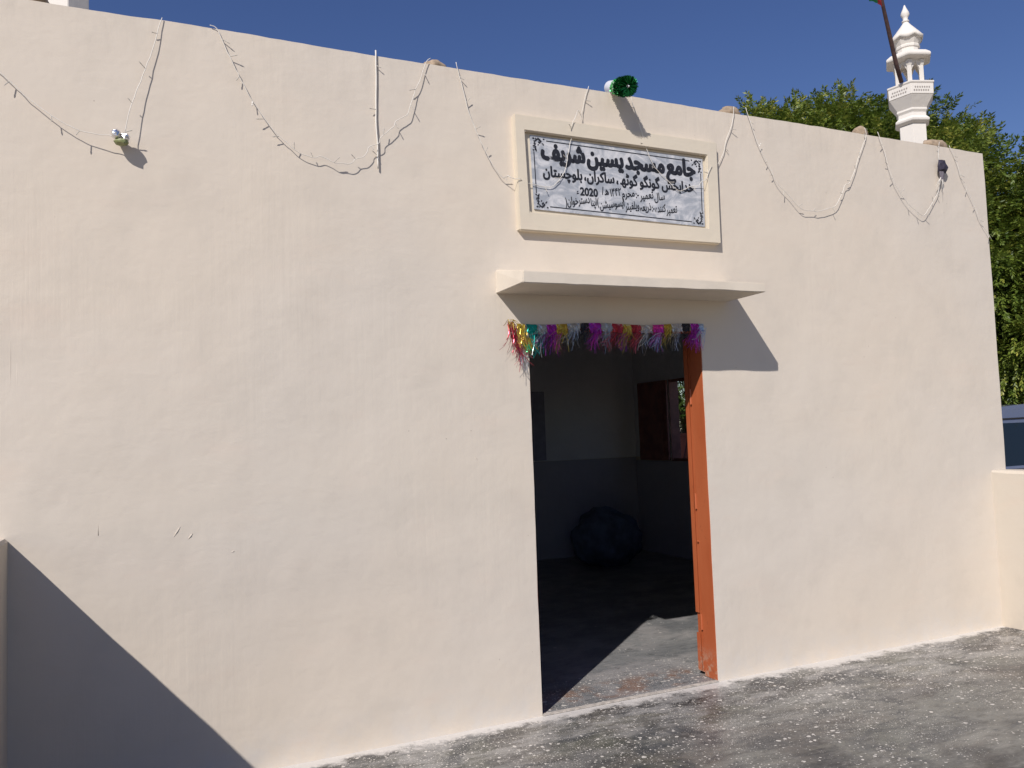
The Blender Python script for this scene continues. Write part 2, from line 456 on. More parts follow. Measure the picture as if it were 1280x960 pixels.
# door: frame lining the opening, two leaves folded back against the inner wall
fr = MB()
fr.box(DX1 - 0.004, DX1 + 0.02, 0.004, 0.127, 0.004, DZ + 0.0)
fr.box(DX0 - 0.02, DX0 + 0.004, 0.006, 0.127, 0.004, DZ + 0.0)
fr.box(DX0 + 0.004, DX1 - 0.004, 0.050, 0.127, DZ - 0.010, DZ + 0.012)
frame = part(fr, 'door_frame', m_door, bevel=0.0015)
def leaf(x0, x1, hx):
    lf = MB()
    lf.box(x0, x1, 0.133, 0.186, 0.022, DZ - 0.03)
    o = lf.build('door_leaf', m_door, frame, bevel=0.003)
    return o
lr = leaf(DX1 + 0.002, DX1 + 0.60, DX1); ll = leaf(DX0 - 0.60, DX0 - 0.002, DX0)
for sx, base in ((DX1 - 0.005, lr), (DX0 + 0.005, ll)):
    for z in (0.345, 1.12, 1.80):
        MB().tube([(sx, 0.133, z - 0.05), (sx, 0.133, z + 0.05)], 0.008, 8).build('hinge', m_door, frame, smooth=False)
# welded guide strips and the drop bolt on the visible frame
st = MB(); st.box(DX1 - 0.010, DX1 - 0.0045, 0.150, 0.186, 0.40, DZ - 0.05); st.build('guide_strip', m_door, frame, bevel=0.001)
st = MB(); st.box(DX1 - 0.010, DX1 - 0.0045, 0.150, 0.186, 0.03, 0.27); st.build('guide_strip', m_door, frame, bevel=0.001)
MB().tube([(DX1 - 0.006, 0.118, 0.86), (DX1 - 0.006, 0.136, 0.86)], 0.006, 8).build('bolt', m_door, frame)

# canopy slab over the door, hung slightly out of true
cv = [(1.822, -0.364, 2.404), (3.477, -0.364, 2.417), (3.482, 0.05, 2.417), (1.822, 0.05, 2.407),
      (1.830, -0.364, 2.469), (3.481, -0.364, 2.472), (3.484, 0.05, 2.56), (1.826, 0.05, 2.556)]
def canopy_mb():
    n = 40; vs = []
    A = [Vector(v) for v in cv]
    for i in range(n + 1):
        u = i / n
        for (p, q, k) in ((0, 1, 0), (3, 2, 1), (7, 6, 2), (4, 5, 3)):
            v = A[p].lerp(A[q], u)
            w = 0.0035
            v.z += w * fbm(u * 7, k * 3.3, 1, 3) if k in (0, 3) else 0
            v.y += w * fbm(u * 6, k * 2.1, 4, 3) if k in (0, 3) else 0
            vs.append(v)
    fs = []
    for i in range(n):
        for k in range(4):
            a, b = i * 4 + k, i * 4 + (k + 1) % 4
            fs.append((a, a + 4, b + 4, b))
    fs.append((0, 1, 2, 3)); fs.append((n * 4 + 3, n * 4 + 2, n * 4 + 1, n * 4))
    return MB().add(vs, fs)
part(canopy_mb(), 'door_canopy', m_canopy, bevel=0.004)

# raised plaster surround of the name plaque
def ring(outer, inner, y0, y1):
    vs = []
    for poly, y in ((outer, y0), (inner, y0), (outer, y1), (inner, y1)):
        vs += [(x, y, z) for x, z in poly]
    fs = []
    for i in range(4):
        j = (i + 1) % 4
        fs += [(i, j, 4 + j, 4 + i), (8 + i, 12 + i, 12 + j, 8 + j), (i, 8 + i, 8 + j, j), (4 + i, 4 + j, 12 + j, 12 + i)]
    return MB().add(vs, fs)
OUT = [(1.969, 2.779), (3.418, 2.790), (3.424, 3.466), (1.958, 3.470)]
INN = [(2.040, 2.890), (3.322, 2.887), (3.338, 3.371), (2.026, 3.376)]
part(ring(OUT, INN, -0.042, 0.02), 'plaque_surround', m_trim, bevel=0.005)
part(MB().prism([(2.042, 2.892), (3.320, 2.889), (3.336, 3.369), (2.028, 3.374)], -0.012, 0.018), 'plaque_bed', m_trim)
# dried drips and small scars in the plaster
for (x, z0, z1, r) in ((-0.221, 1.20, 1.62, 0.0016), (-0.545, 1.30, 2.0, 0.0016), (-0.57, 1.5, 2.1, 0.0014)):
    pts = [(x + 0.002 * fbm(x, z0 + (z1 - z0) * k / 8, 0), 0.0 + 0.001, z0 + (z1 - z0) * k / 8) for k in range(9)]
    part(MB().tube(pts, [r * 1.5] + [r * .9] * 7 + [r * .3], 6), 'plaster_drip', m_wall, smooth=True)
for (x, z, l, a) in ((0.10, 1.165, 0.06, 1.0), (0.165, 1.15, 0.035, 0.9), (1.68, 1.45, 0.05, 2.2), (0.36, 1.07, 0.02, 0.3)):
    part(MB().tube([(x, 0.0, z), (x + l * math.cos(a) / 2, -0.001, z + l * math.sin(a) / 2), (x + l * math.cos(a), 0.0, z + l * math.sin(a))], [0.001, 0.003, 0.001], 5), 'plaster_scar', m_wall)
# lime line along the threshold
part(MB().box(DX0 + 0.002, DX1 - 0.002, -0.012, 0.020, 0.001, 0.008), 'threshold', simple('lime_mortar', (0.45, 0.41, 0.36), 0.9, 0, 0.25, 30, 0.003), bevel=0.002)

# ------------------------------------------------------------------ low walls
def low_wall(name, xa, xb, top, y1, label):
    n = 70; vs = []
    for i in range(n + 1):
        y = 0.004 + (y1 - 0.004) * i / n if True else 0
        j = lambda k: 0.014 * fbm(y * 2.2, k, 3, 4)
        e = 0.012
        prof = [(xa, -0.06), (xa, top - e + j(1)), (xa + e, top + j(2)), (xb - e, top + j(3)), (xb + 0.3 * j(5), top - e + j(4)), (xb, -0.06)]
        if y > -0.01:
            prof = [(x, z) for x, z in prof]
        vs += [(x, -abs(y) if y < 0 else 0.02, z) for x, z in prof]
    fs = []
    for i in range(n):
        for k in range(5):
            a, b = i * 6 + k, i * 6 + k + 1
            fs.append((a, b, b + 6, a + 6))
    fs.append(tuple(range(6))); fs.append(tuple(n * 6 + k for k in range(6)))
    o = MB().add(vs, fs).build(name, m_low)
    tag(o, label, 'wall', 'low courtyard walls')
low_wall('low_wall', XL - 0.18, -0.578, 1.215, -9.0, 'low plastered courtyard wall at the left edge casting a slanting shadow')
low_wall('low_wall', 5.94, 6.125, 1.184, -9.0, 'low cream courtyard wall at the right edge in front of the parked car')

# ------------------------------------------------------------------ name plaque with its lettering
slab_y = -0.020
plq = empty('name_plaque', (2.69, slab_y, 3.13))
tag(plq, 'white and grey marble plaque with black Urdu lettering above the door canopy', 'sign')
def ppart(mb, name, mat, **k):
    o = mb.build(name, mat, None, **k); o.parent = plq; o.matrix_parent_inverse = Matrix.Translation((-2.69, -slab_y, -3.13)); return o
SL = [(2.078, 2.915), (3.312, 2.899), (3.318, 3.350), (2.066, 3.362)]
ppart(MB().prism(SL, slab_y, -0.0125), 'marble_slab', m_marble, bevel=0.001)
def sp(u, v):
    a = Vector(SL[0]).lerp(Vector(SL[1]), u); b = Vector(SL[3]).lerp(Vector(SL[2]), u); p = a.lerp(b, v); return p
def strip(u0, v0, u1, v1, w):
    p, q = sp(u0, v0), sp(u1, v1); d = (q - p).normalized(); n = Vector((-d.y, d.x)) * w / 2
    return [(p.x + n.x, p.y + n.y), (p.x - n.x, p.y - n.y), (q.x - n.x, q.y - n.y), (q.x + n.x, q.y + n.y)]
for (u0, v0, u1, v1) in ((0.085, 0.945, 0.915, 0.945), (0.085, 0.055, 0.915, 0.055), (0.016, 0.22, 0.016, 0.78), (0.984, 0.22, 0.984, 0.78)):
    ppart(MB().prism(strip(u0, v0, u1, v1, 0.0055), slab_y - 0.0012, slab_y - 0.0002), 'border_line', m_black)
for cu, cv_, du, dv in ((0, 0, 1, 1), (1, 0, -1, 1), (0, 1, 1, -1), (1, 1, -1, -1)):
    mb = MB(); rr = random.Random(11)
    for k in range(90):
        a, b = rr.random(), rr.random()
        if a + b > 1.0 and rr.random() < 0.95: continue
        u = cu + du * (0.012 + 0.062 * a); v = cv_ + dv * (0.035 + 0.17 * b)
        p = sp(u, v); r = 0.0040 + 0.004 * rr.random(); ang = rr.random() * 6.28; e = 0.4 + 0.5 * rr.random()
        yy = slab_y - 0.0004 - 0.000015 * k
        n = 7
        ca, sa = math.cos(ang), math.sin(ang)
        vs = []
        for q in range(n):
            x_, z_ = r * math.cos(q * 2 * math.pi / n), r * e * math.sin(q * 2 * math.pi / n)
            vs.append((p.x + x_ * ca - z_ * sa, yy, p.y + x_ * sa + z_ * ca))
        mb.add(vs, [tuple(range(n))])
    ppart(mb, 'corner_ornament', m_black)

# Urdu letters joined by hand: base letter -> (isolated, final, initial, medial) presentation forms
AR = {'ا': ('\uFE8D', '\uFE8E'), 'د': ('\uFEA9', '\uFEAA'), 'ذ': ('\uFEAB', '\uFEAC'), 'ر': ('\uFEAD', '\uFEAE'), 'و': ('\uFEED', '\uFEEE'),
      'ج': '\uFE9D\uFE9E\uFE9F\uFEA0', 'م': '\uFEE1\uFEE2\uFEE3\uFEE4', 'ع': '\uFEC9\uFECA\uFECB\uFECC', 'س': '\uFEB1\uFEB2\uFEB3\uFEB4',
      'ش': '\uFEB5\uFEB6\uFEB7\uFEB8', 'ی': '\uFBFC\uFBFD\uFBFE\uFBFF', 'ن': '\uFEE5\uFEE6\uFEE7\uFEE8', 'ف': '\uFED1\uFED2\uFED3\uFED4',
      'خ': '\uFEA5\uFEA6\uFEA7\uFEA8', 'ب': '\uFE8F\uFE90\uFE91\uFE92', 'گ': '\uFB92\uFB93\uFB94\uFB95', 'ٹ': '\uFB66\uFB67\uFB68\uFB69',
      'ھ': '\uFBAA\uFBAB\uFBAC\uFBAD', 'ک': '\uFB8E\uFB8F\uFB90\uFB91', 'پ': '\uFB56\uFB57\uFB58\uFB59', 'ل': '\uFEDD\uFEDE\uFEDF\uFEE0',
      'چ': '\uFB7A\uFB7B\uFB7C\uFB7D', 'ت': '\uFE95\uFE96\uFE97\uFE98', 'ح': '\uFEA1\uFEA2\uFEA3\uFEA4', 'ہ': '\uFBA6\uFBA7\uFBA8\uFBA9',
      'ئ': '\uFE89\uFE8A\uFE8B\uFE8C'}
def shape(word):
    out = []
    for i, ch in enumerate(word):
        if ch not in AR: out.append(ch); continue
        prev = i > 0 and word[i - 1] in AR and len(AR[word[i - 1]]) == 4
        nxt = i < len(word) - 1 and word[i + 1] in AR and len(AR[ch]) == 4
        out.append(AR[ch][(1 if prev else 0) if not nxt else (3 if prev else 2)])
    s = ''.join(out)
    return s if all(c.isdigit() or c in '/' for c in word) else s[::-1]
def text_mesh(body, bold=0.0):
    c = bpy.data.curves.new('lettering', 'FONT'); c.body = body; c.size = 1.0; c.resolution_u = 4
    o = bpy.data.objects.new('lettering', c); scene.collection.objects.link(o)
    bpy.context.view_layer.update()
    me = o.to_mesh(); vs = [v.co.copy() for v in me.vertices]; fs = [tuple(p.vertices) for p in me.polygons]
    o.to_mesh_clear(); bpy.data.objects.remove(o); bpy.data.curves.remove(c)
    return vs, fs
def line(words, x0, x1, zb, height, bold, tilt=0.0, gap=0.25, squash=1.0):
    """words in reading order (right to left); fitted between x0 and x1 on baseline zb"""
    items = []
    for w in words:
        vs, fs = text_mesh(shape(w), bold)
        if tilt:
            ca, sa = math.cos(tilt), math.sin(tilt)
            cx = (min(v.x for v in vs) + max(v.x for v in vs)) / 2
            vs = [Vector(((v.x - cx) * ca - v.y * sa, (v.x - cx) * sa + v.y * ca, 0)) for v in vs]
        a, b = min(v.x for v in vs), max(v.x for v in vs)
        items.append((vs, fs, a, b))
    W = sum(b - a for _, _, a, b in items) + gap * (len(items) - 1)
    sx = (x1 - x0) / W
    x = x1; mb = MB(); 
    for k, (vs, fs, a, b) in enumerate(items):
        x -= (b - a) * sx
        out = [(x + (v.x - a) * sx, slab_y - 0.0009, zb + v.y * height) for v in vs]
        # painted strokes: the letter laid again around itself, each coat a hair prouder
        for q in range(9 if bold > 0.012 else 5):
            dx, dz = (0, 0) if q == 0 else (bold * height * math.cos(q * math.pi / (4 if bold > 0.012 else 2)), bold * height * math.sin(q * math.pi / (4 if bold > 0.012 else 2)))
            mb.add([(a_ + dx, b_ - 0.00006 * (q + 9 * (k % 2)), c_ + dz) for a_, b_, c_ in out], fs)
        x -= gap * sx
    o = mesh_obj('lettering', mb.v, mb.f, m_black); o.parent = plq; o.matrix_parent_inverse = Matrix.Translation((-2.69, -slab_y, -3.13))
    return o
line(['جامع', 'مسجد', 'یسین', 'شریف'], 2.140, 3.250, 3.228, 0.145, 0.055, 0, 0.20)
line(['خدابخش', 'گونگو', 'گوٹھ', '،', 'ساکران،', 'بلوچستان'], 2.145, 3.230, 3.122, 0.088, 0.036, 0, 0.26)
line(['سال', 'تعمیر', '-:', 'محرم', '۱۴۴۲', 'ھ', '/'], 2.545, 3.005, 3.046, 0.068, 0.016, 0.12, 0.20)
line(['2020'], 2.392, 2.512, 3.028, 0.068, 0.040)
line(['ء'], 2.366, 2.382, 3.034, 0.05, 0.01)
line(['تعمیر', 'کنندہ', '-:', 'ذریعہ', 'ویلفیئر', 'ایسوسیشن', '(اپنا', 'دسترخوان)'.replace(')', '(')[:-1] + ')'], 2.285, 3.095, 2.970, 0.068, 0.015, 0.10, 0.18)

# ------------------------------------------------------------------ minarets at the front corners of the roof
def minaret(cx, cy, ang, label, k=1.0):
    root = empty('minaret', (cx, cy, 3.34))
    tag(root, label, 'minaret', 'small minarets on the roof corners')
    a = ang
    base = MB().lathe([(0.125, 0), (0.125, 0.16), (0.112, 0.17), (0.112, 0.70)], 6, a0=a).build('shaft', m_white, root, bevel=0.002)
    z = lambda zz: zz - 3.34
    MB().lathe([(0.112, z(4.042)), (0.145, z(4.062)), (0.148, z(4.078)), (0.120, z(4.105)), (0.118, z(4.135)), (0.132, z(4.155)), (0.128, z(4.170)), (0.190, z(4.262))], 6, a0=a).build('corbel', m_white, root, bevel=0.002)
    bal = MB().lathe([(0.192, z(4.264)), (0.194, z(4.352)), (0.202, z(4.358)), (0.202, z(4.372)), (0.10, z(4.376))], 6, a0=a).build('balcony', m_white, root, bevel=0.002)
    # pierced pattern: flat lozenges on each parapet face, hole shade painted in dark
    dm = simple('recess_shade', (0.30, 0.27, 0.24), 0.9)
    loz = MB()
    for f in range(6):
        t0, t1 = a + f * math.pi / 3, a + (f + 1) * math.pi / 3
        A, B = Vector((0.194 * math.cos(t0), 0.194 * math.sin(t0), 0)), Vector((0.194 * math.cos(t1), 0.194 * math.sin(t1), 0))
        nrm = ((A + B) / 2).normalized(); tn = (B - A).normalized()
        for i in range(7):
            for j in range(2):
                u = 0.14 + 0.72 * (i + 0.5 * (j % 2)) / 7
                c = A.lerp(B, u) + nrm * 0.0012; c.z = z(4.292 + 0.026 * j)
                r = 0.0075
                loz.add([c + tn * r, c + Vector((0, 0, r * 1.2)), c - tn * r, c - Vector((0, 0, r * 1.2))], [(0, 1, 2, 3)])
    tag(loz.build('lattice_hole_shade', dm, bal), kind='stuff')
    for f in range(6):
        t0 = a + f * math.pi / 3
        px, py = 0.104 * math.cos(t0), 0.104 * math.sin(t0)
        MB().lathe([(0.026, z(4.374)), (0.026, z(4.395)), (0.019, z(4.402)), (0.019, z(4.53)), (0.026, z(4.545)), (0.030, z(4.578))], 6, (px, py), t0).build('column', m_white, root)
    # arches between columns: spandrel panels with a pointed opening
    ar = MB()
    for f in range(6):
        t0, t1 = a + f * math.pi / 3, a + (f + 1) * math.pi / 3
        A, B = Vector((0.104 * math.cos(t0), 0.104 * math.sin(t0), 0)), Vector((0.104 * math.cos(t1), 0.104 * math.sin(t1), 0))
        n_ = ((A + B) / 2).normalized() * 0.008
        prof = [(0.17, 4.50), (0.24, 4.522), (0.33, 4.532), (0.38, 4.548), (0.5, 4.566), (0.62, 4.548), (0.67, 4.532), (0.76, 4.522), (0.83, 4.50)]
        for s_ in (1,):
            low_ = [A.lerp(B, u) + Vector((0, 0, z(h))) for u, h in prof]
            up_ = [A.lerp(B, u) + Vector((0, 0, z(4.582))) for u, h in prof]
            n = len(prof)
            vs = [p + n_ for p in low_] + [p + n_ for p in up_] + [p - n_ for p in low_] + [p - n_ for p in up_]
            fs = []
            for i in range(n - 1):
                fs += [(i, i + 1, n + i + 1, n + i), (2 * n + i, 3 * n + i, 3 * n + i + 1, 2 * n + i + 1), (i, 2 * n + i, 2 * n + i + 1, i + 1)]
            ar.add(vs, fs)
    ar.build('arch', m_white, root)
    MB().lathe([(0.118, z(4.581)), (0.186, z(4.592)), (0.194, z(4.604)), (0.190, z(4.622)), (0.155, z(4.650)), (0.096, z(4.664))], 6, a0=a).build('eave', m_white, root, bevel=0.003)
    MB().lathe([(0.088, z(4.660)), (0.088, z(4.700)), (0.096, z(4.706)), (0.098, z(4.722)), (0.092, z(4.73)), (0.112, z(4.77))], 12, a0=a).build('drum', m_white, root, smooth=False)
    # scalloped onion dome
    n = 36; prof = [(0.112, 4.768), (0.124, 4.795), (0.116, 4.808), (0.100, 4.835), (0.082, 4.860), (0.064, 4.885), (0.044, 4.91), (0.030, 4.93), (0.020, 4.945)]
    vs = []; fs = []
    for i, (r, zz) in enumerate(prof):
        for q in range(n):
            t0 = a + 2 * math.pi * q / n
            w = max(0.0, 1 - i / 4.5)
            sc = abs(math.cos(3 * (t0 - a)))
            vs.append((r * (1 + 0.10 * w * sc) * math.cos(t0), r * (1 + 0.10 * w * sc) * math.sin(t0), z(zz) + 0.03 * w * (1 - sc) * (1 if i < 2 else 0.3)))
    for i in range(len(prof) - 1):
        for q in range(n): fs.append((i * n + q, i * n + (q + 1) % n, (i + 1) * n + (q + 1) % n, (i + 1) * n + q))
    fs.append(tuple(range(n - 1, -1, -1))); fs.append(tuple((len(prof) - 1) * n + q for q in range(n)))
    MB().add(vs, fs).build('dome', m_white, root, smooth=True)
    MB().lathe([(0.020, z(4.943)), (0.030, z(4.950)), (0.030, z(4.958)), (0.018, z(4.966)), (0.024, z(4.99)), (0.036, z(5.012)), (0.030, z(5.035)), (0.016, z(5.065)), (0.004, z(5.098))], 10).build('finial', m_white, root, smooth=True)
    return root
minaret(5.855, 0.42, R(221), 'whitewashed minaret with open arched kiosk beside the leaning flag pole')
minaret(-0.375, 0.42, R(276), 'whitewashed minaret at the top left corner with only its shaft in view')

# leaning flag pole
fp = empty('flag_pole', (5.80, 0.40, 4.376))
tag(fp, 'dark leaning pole with a red and green flag in front of the minaret kiosk', 'flag pole')
pm = simple('dark_wood', (0.075, 0.04, 0.035), 0.8, 0, 0.3, 30)
P0 = Vector((-0.115, -0.04, 0.0)); P1 = Vector((-0.20, -0.07, 0.13)); P2 = Vector((-0.435, -0.18, 0.500)); P3 = Vector((-0.72, -0.33, 0.90))
MB().tube([P0, P1, P1.lerp(P2, .5), P2, P3], [0.017, 0.0165, 0.016, 0.014, 0.010], 8).build('pole', pm, fp, smooth=True)
def cloth(name, mat, corner, du, dv, nu=10, nv=8, amp=0.02, parent=None):
    vs = []; 
    for j in range(nv + 1):
        for i in range(nu + 1):
            u, v = i / nu, j / nv
            p = Vector(corner) + Vector(du) * u + Vector(dv) * v
            p += Vector((0.3, 1, 0.2)) * amp * math.sin(u * 7 + v * 3) * (0.3 + u)
            vs.append(p)
    fs = [(j * (nu + 1) + i, j * (nu + 1) + i + 1, (j + 1) * (nu + 1) + i + 1, (j + 1) * (nu + 1) + i) for j in range(nv) for i in range(nu)]
    o = mesh_obj(name, vs, fs, mat, parent, True)
    md = o.modifiers.new('thickness', 'SOLIDIFY'); md.thickness = 0.002
    return o
m_red = simple('red_cloth', (0.50, 0.04, 0.05), 0.8, 0, 0.2, 20); m_green = simple('green_cloth', (0.02, 0.25, 0.10), 0.8, 0, 0.2, 20)
c0 = P2.lerp(P3, -0.06)
cloth('flag', m_red, c0 + Vector((0.0, -0.01, 0)), (-0.075, 0.0, 0.055), (P3 - P2) * 0.9, amp=0.008, parent=fp)
cloth('flag', m_green, c0 + Vector((-0.077, -0.01, 0.057)), (-0.09, 0.0, 0.0), (P3 - P2) * 0.9, amp=0.008, parent=fp)

# ------------------------------------------------------------------ stones weighing down the wires on the parapet
def stone(x, y, sx, sy, sz, seed, label, rz=0.0):
    bm = bmesh.new(); bmesh.ops.create_icosphere(bm, subdivisions=3, radius=1.0)
    for v in bm.verts:
        n_ = v.co.normalized(); k = 1 + 0.22 * fbm(n_.x * 1.3 + seed, n_.y * 1.3, n_.z * 1.3, 3) + 0.05 * fbm(n_.x * 5 + seed, n_.y * 5, n_.z * 5, 2)
        v.co = Vector((n_.x * sx * k, n_.y * sy * k, max(-0.55, n_.z * k) * sz))
    me = bpy.data.meshes.new('stone'); bm.to_mesh(me); bm.free(); me.materials.append(m_stone); me.shade_smooth()
    o = link(bpy.data.objects.new('stone', me)); o.location = (x, y, TOP + sz * 0.55 - 0.001); o.rotation_euler = (0, 0, rz)
    tag(o, label, 'stone', 'stones lying on the parapet')
stone(1.515, 0.07, 0.070, 0.055, 0.038, 1, 'flat stone on the parapet above the string lights left of the plaque')
stone(3.635, 0.07, 0.088, 0.055, 0.050, 2, 'tan stone on the parapet between the tinsel lamp and the tree', 0.2)
stone(4.855, 0.07, 0.072, 0.050, 0.058, 3, 'small rounded stone on the parapet left of the minaret in front of the tree', 0.4)
stone(5.632, 0.06, 0.130, 0.055, 0.050, 4, 'long flat stone on the parapet at the foot of the minaret')
stone(-0.463, 0.04, 0.045, 0.045, 0.030, 5, 'small pale stone on the parapet near its left end')

# ------------------------------------------------------------------ string lights; the traced line is where each shadow falls on the wall
WIRES = {"F1": [[-0.613, 3.331], [-0.55, 3.265], [-0.47, 3.189], [-0.389, 3.123], [-0.307, 3.068], [-0.223, 3.031], [-0.172, 3.021], [-0.113, 3.008], [-0.057, 3.003]], "F2": [[0.08, 3.706], [0.061, 3.572], [0.031, 3.438], [-0.002, 3.292], [-0.024, 3.169], [-0.043, 3.04]], "F3": [[0.304, 3.705], [0.342, 3.687], [0.372, 3.616], [0.417, 3.518], [0.455, 3.44], [0.493, 3.361], [0.551, 3.272], [0.61, 3.186], [0.67, 3.129], [0.751, 3.065], [0.825, 3.043], [0.876, 3.053], [0.939, 3.02], [0.982, 3.02], [1.025, 3.024], [1.056, 3.054], [1.092, 3.067], [1.124, 3.101], [1.129, 3.124], [1.183, 3.156], [1.193, 3.193], [1.23, 3.225], [1.267, 3.265], [1.278, 3.298], [1.325, 3.336], [1.349, 3.366], [1.375, 3.461], [1.385, 3.499], [1.41, 3.558], [1.426, 3.616], [1.452, 3.694], [1.477, 3.726]], "F4": [[1.631, 3.722], [1.648, 3.64], [1.674, 3.54], [1.7, 3.435], [1.732, 3.354], [1.764, 3.278], [1.801, 3.201], [1.848, 3.121], [1.907, 3.056], [1.998, 3.012], [2.076, 3.024], [2.209, 3.016], [2.276, 3.062], [2.322, 3.135], [2.343, 3.221], [2.37, 3.323], [2.401, 3.402], [2.438, 3.481], [2.453, 3.559], [2.474, 3.637], [2.5, 3.712]], "F5": [[2.806, 3.668], [2.857, 3.509], [2.887, 3.408], [2.918, 3.308], [2.968, 3.214], [3.044, 3.154], [3.097, 3.106], [3.158, 3.08], [3.242, 3.119], [3.358, 3.135], [3.402, 3.209], [3.468, 3.318], [3.513, 3.399], [3.538, 3.484], [3.584, 3.572], [3.61, 3.658], [3.621, 3.731]], "F6": [[3.723, 3.728], [3.769, 3.594], [3.822, 3.461], [3.904, 3.33], [3.959, 3.218], [4.047, 3.147], [4.17, 3.044], [4.258, 3.045], [4.34, 3.046], [4.487, 3.098], [4.556, 3.191], [4.592, 3.253], [4.633, 3.274], [4.688, 3.368], [4.736, 3.474], [4.784, 3.569], [4.832, 3.664], [4.822, 3.729]], "F7": [[4.949, 3.709], [5.004, 3.581], [5.035, 3.463], [5.089, 3.329], [5.163, 3.232], [5.241, 3.159], [5.363, 3.095], [5.428, 3.143], [5.507, 3.236], [5.559, 3.31], [5.589, 3.438], [5.587, 3.596], [5.606, 3.705]], "F8": [[5.714, 3.705], [5.784, 3.585], [5.819, 3.48], [5.881, 3.37], [5.96, 3.236], [6.013, 3.125], [6.131, 2.985]], "V1": [[1.158, 3.72], [1.157, 3.521], [1.152, 3.341], [1.158, 3.207], [1.158, 3.047]]}
SD = Vector((1.09909, 1.0, -1.2588))
def smooth_pts(p, n=4):
    out = []
    for i in range(len(p) - 1):
        a = p[max(i - 1, 0)]; b = p[i]; c = p[i + 1]; d = p[min(i + 2, len(p) - 1)]
        for k in range(n):
            t_ = k / n
            out.append(tuple(0.5 * ((2 * b[q]) + (-a[q] + c[q]) * t_ + (2 * a[q] - 5 * b[q] + 4 * c[q] - d[q]) * t_ ** 2 + (-a[q] + 3 * b[q] - 3 * c[q] + d[q]) * t_ ** 3) for q in range(2)))
    return out + [tuple(p[-1])]
bulb_proto = None
def bulb_mesh():
    mb = MB().lathe([(0.0016, 0), (0.0026, 0.006), (0.0026, 0.026), (0.0020, 0.030), (0.0032, 0.034), (0.0032, 0.042), (0.0010, 0.052)], 6)
    o = mb.build('bulb', m_bulb); me = o.data; bpy.data.objects.remove(o); return me
BM = bulb_mesh()
def string_light(key, label, so0, so1, group='string lights hanging from the parapet', r=0.0020, step=0.14, jit=0.004, kinky=1.0, hug=None):
    pts2 = smooth_pts(WIRES[key]); n = len(pts2); pts = []
    rr = random.Random(hash(key) % 1000 if False else sum(map(ord, key)))
    for i, (x, z_) in enumerate(pts2):
        t_ = i / (n - 1)
        s_ = so0 + (so1 - so0) * t_ if not hug else hug(t_)
        s_ = max(s_, 0.004) + 0.004 * (1 + fbm(x * 9, z_ * 9, 2, 2))
        x += jit * kinky * fbm(x * 22, z_ * 22, 5, 2); z_ += jit * kinky * fbm(x * 22, z_ * 22, 9, 2)
        if 1.95 < x < 3.43 and 2.77 < z_ < 3.48: s_ = max(s_, 0.050 if not (2.05 < x < 3.32 and 2.9 < z_ < 3.36) else 0.030)
        pts.append(Vector((x, 0, z_)) - SD * s_)
    # ends run up over the top of the wall
    root = empty('string_light', tuple(pts[0]))
    tag(root, label, 'string light', group)
    inv = Matrix.Translation(-Vector(pts[0]))
    w = MB().tube(pts, r, 5).build('wire', m_wire, None, smooth=True); w.parent = root; w.matrix_parent_inverse = inv
    L = 0; nextb = 0.07
    for i in range(1, n):
        seg = (pts[i] - pts[i - 1]).length; L += seg
        if L > nextb and pts[i].z < TOP - 0.02:
            nextb = L + step * rr.uniform(0.75, 1.3)
            b = link(bpy.data.objects.new('bulb', BM)); b.parent = root
            d = (pts[i] - pts[i - 1]).normalized()
            side = 1 if rr.random() < .5 else -1
            v = (Vector((d.z, 0, -d.x)) * side * rr.uniform(0.5, 1) + d * rr.uniform(-0.8, .8) + Vector((0, -rr.uniform(0.05, .35), rr.uniform(-.5, .1)))).normalized()
            b.location = pts[i] - pts[0]; b.rotation_euler = v.to_track_quat('Z', 'Y').to_euler(); b.scale = (0.85, 0.85, rr.uniform(0.5, 0.95))
    return root
string_light('F1', 'string light swag at the far left leading down to the silver foil ornament', 0.012, 0.055, step=0.16)
string_light('F2', 'short string light dropping straight from the parapet to the silver foil ornament', 0.004, 0.046, step=0.16)
string_light('F3', 'wide U shaped string light swag crossed by the straight white strand', 0.010, 0.010, step=0.105, hug=lambda t_: 0.006 + 0.026 * math.sin(math.pi * t_))
string_light('V1', 'straight white light strand hanging vertically inside the U shaped swag', 0.004, 0.010, r=0.0042, step=0.22, jit=0.001)
string_light('F4', 'string light swag running across the left half of the name plaque', 0.008, 0.008, step=0.13, hug=lambda t_: 0.006 + 0.012 * math.sin(math.pi * t_))
string_light('F5', 'string light swag from the tinsel lamp across the right half of the plaque', 0.02, 0.006, step=0.15)
string_light('F6', 'wide string light swag between the plaque and the minaret', 0.006, 0.006, step=0.12, hug=lambda t_: 0.012 + 0.014 * math.sin(math.pi * t_))
string_light('F7', 'narrow string light swag ending at the dark cloth ornament', 0.006, 0.006, step=0.10, hug=lambda t_: 0.012 + 0.014 * math.sin(math.pi * t_))
string_light('F8', 'string light running down to the right corner edge of the facade', 0.010, 0.014, step=0.12)

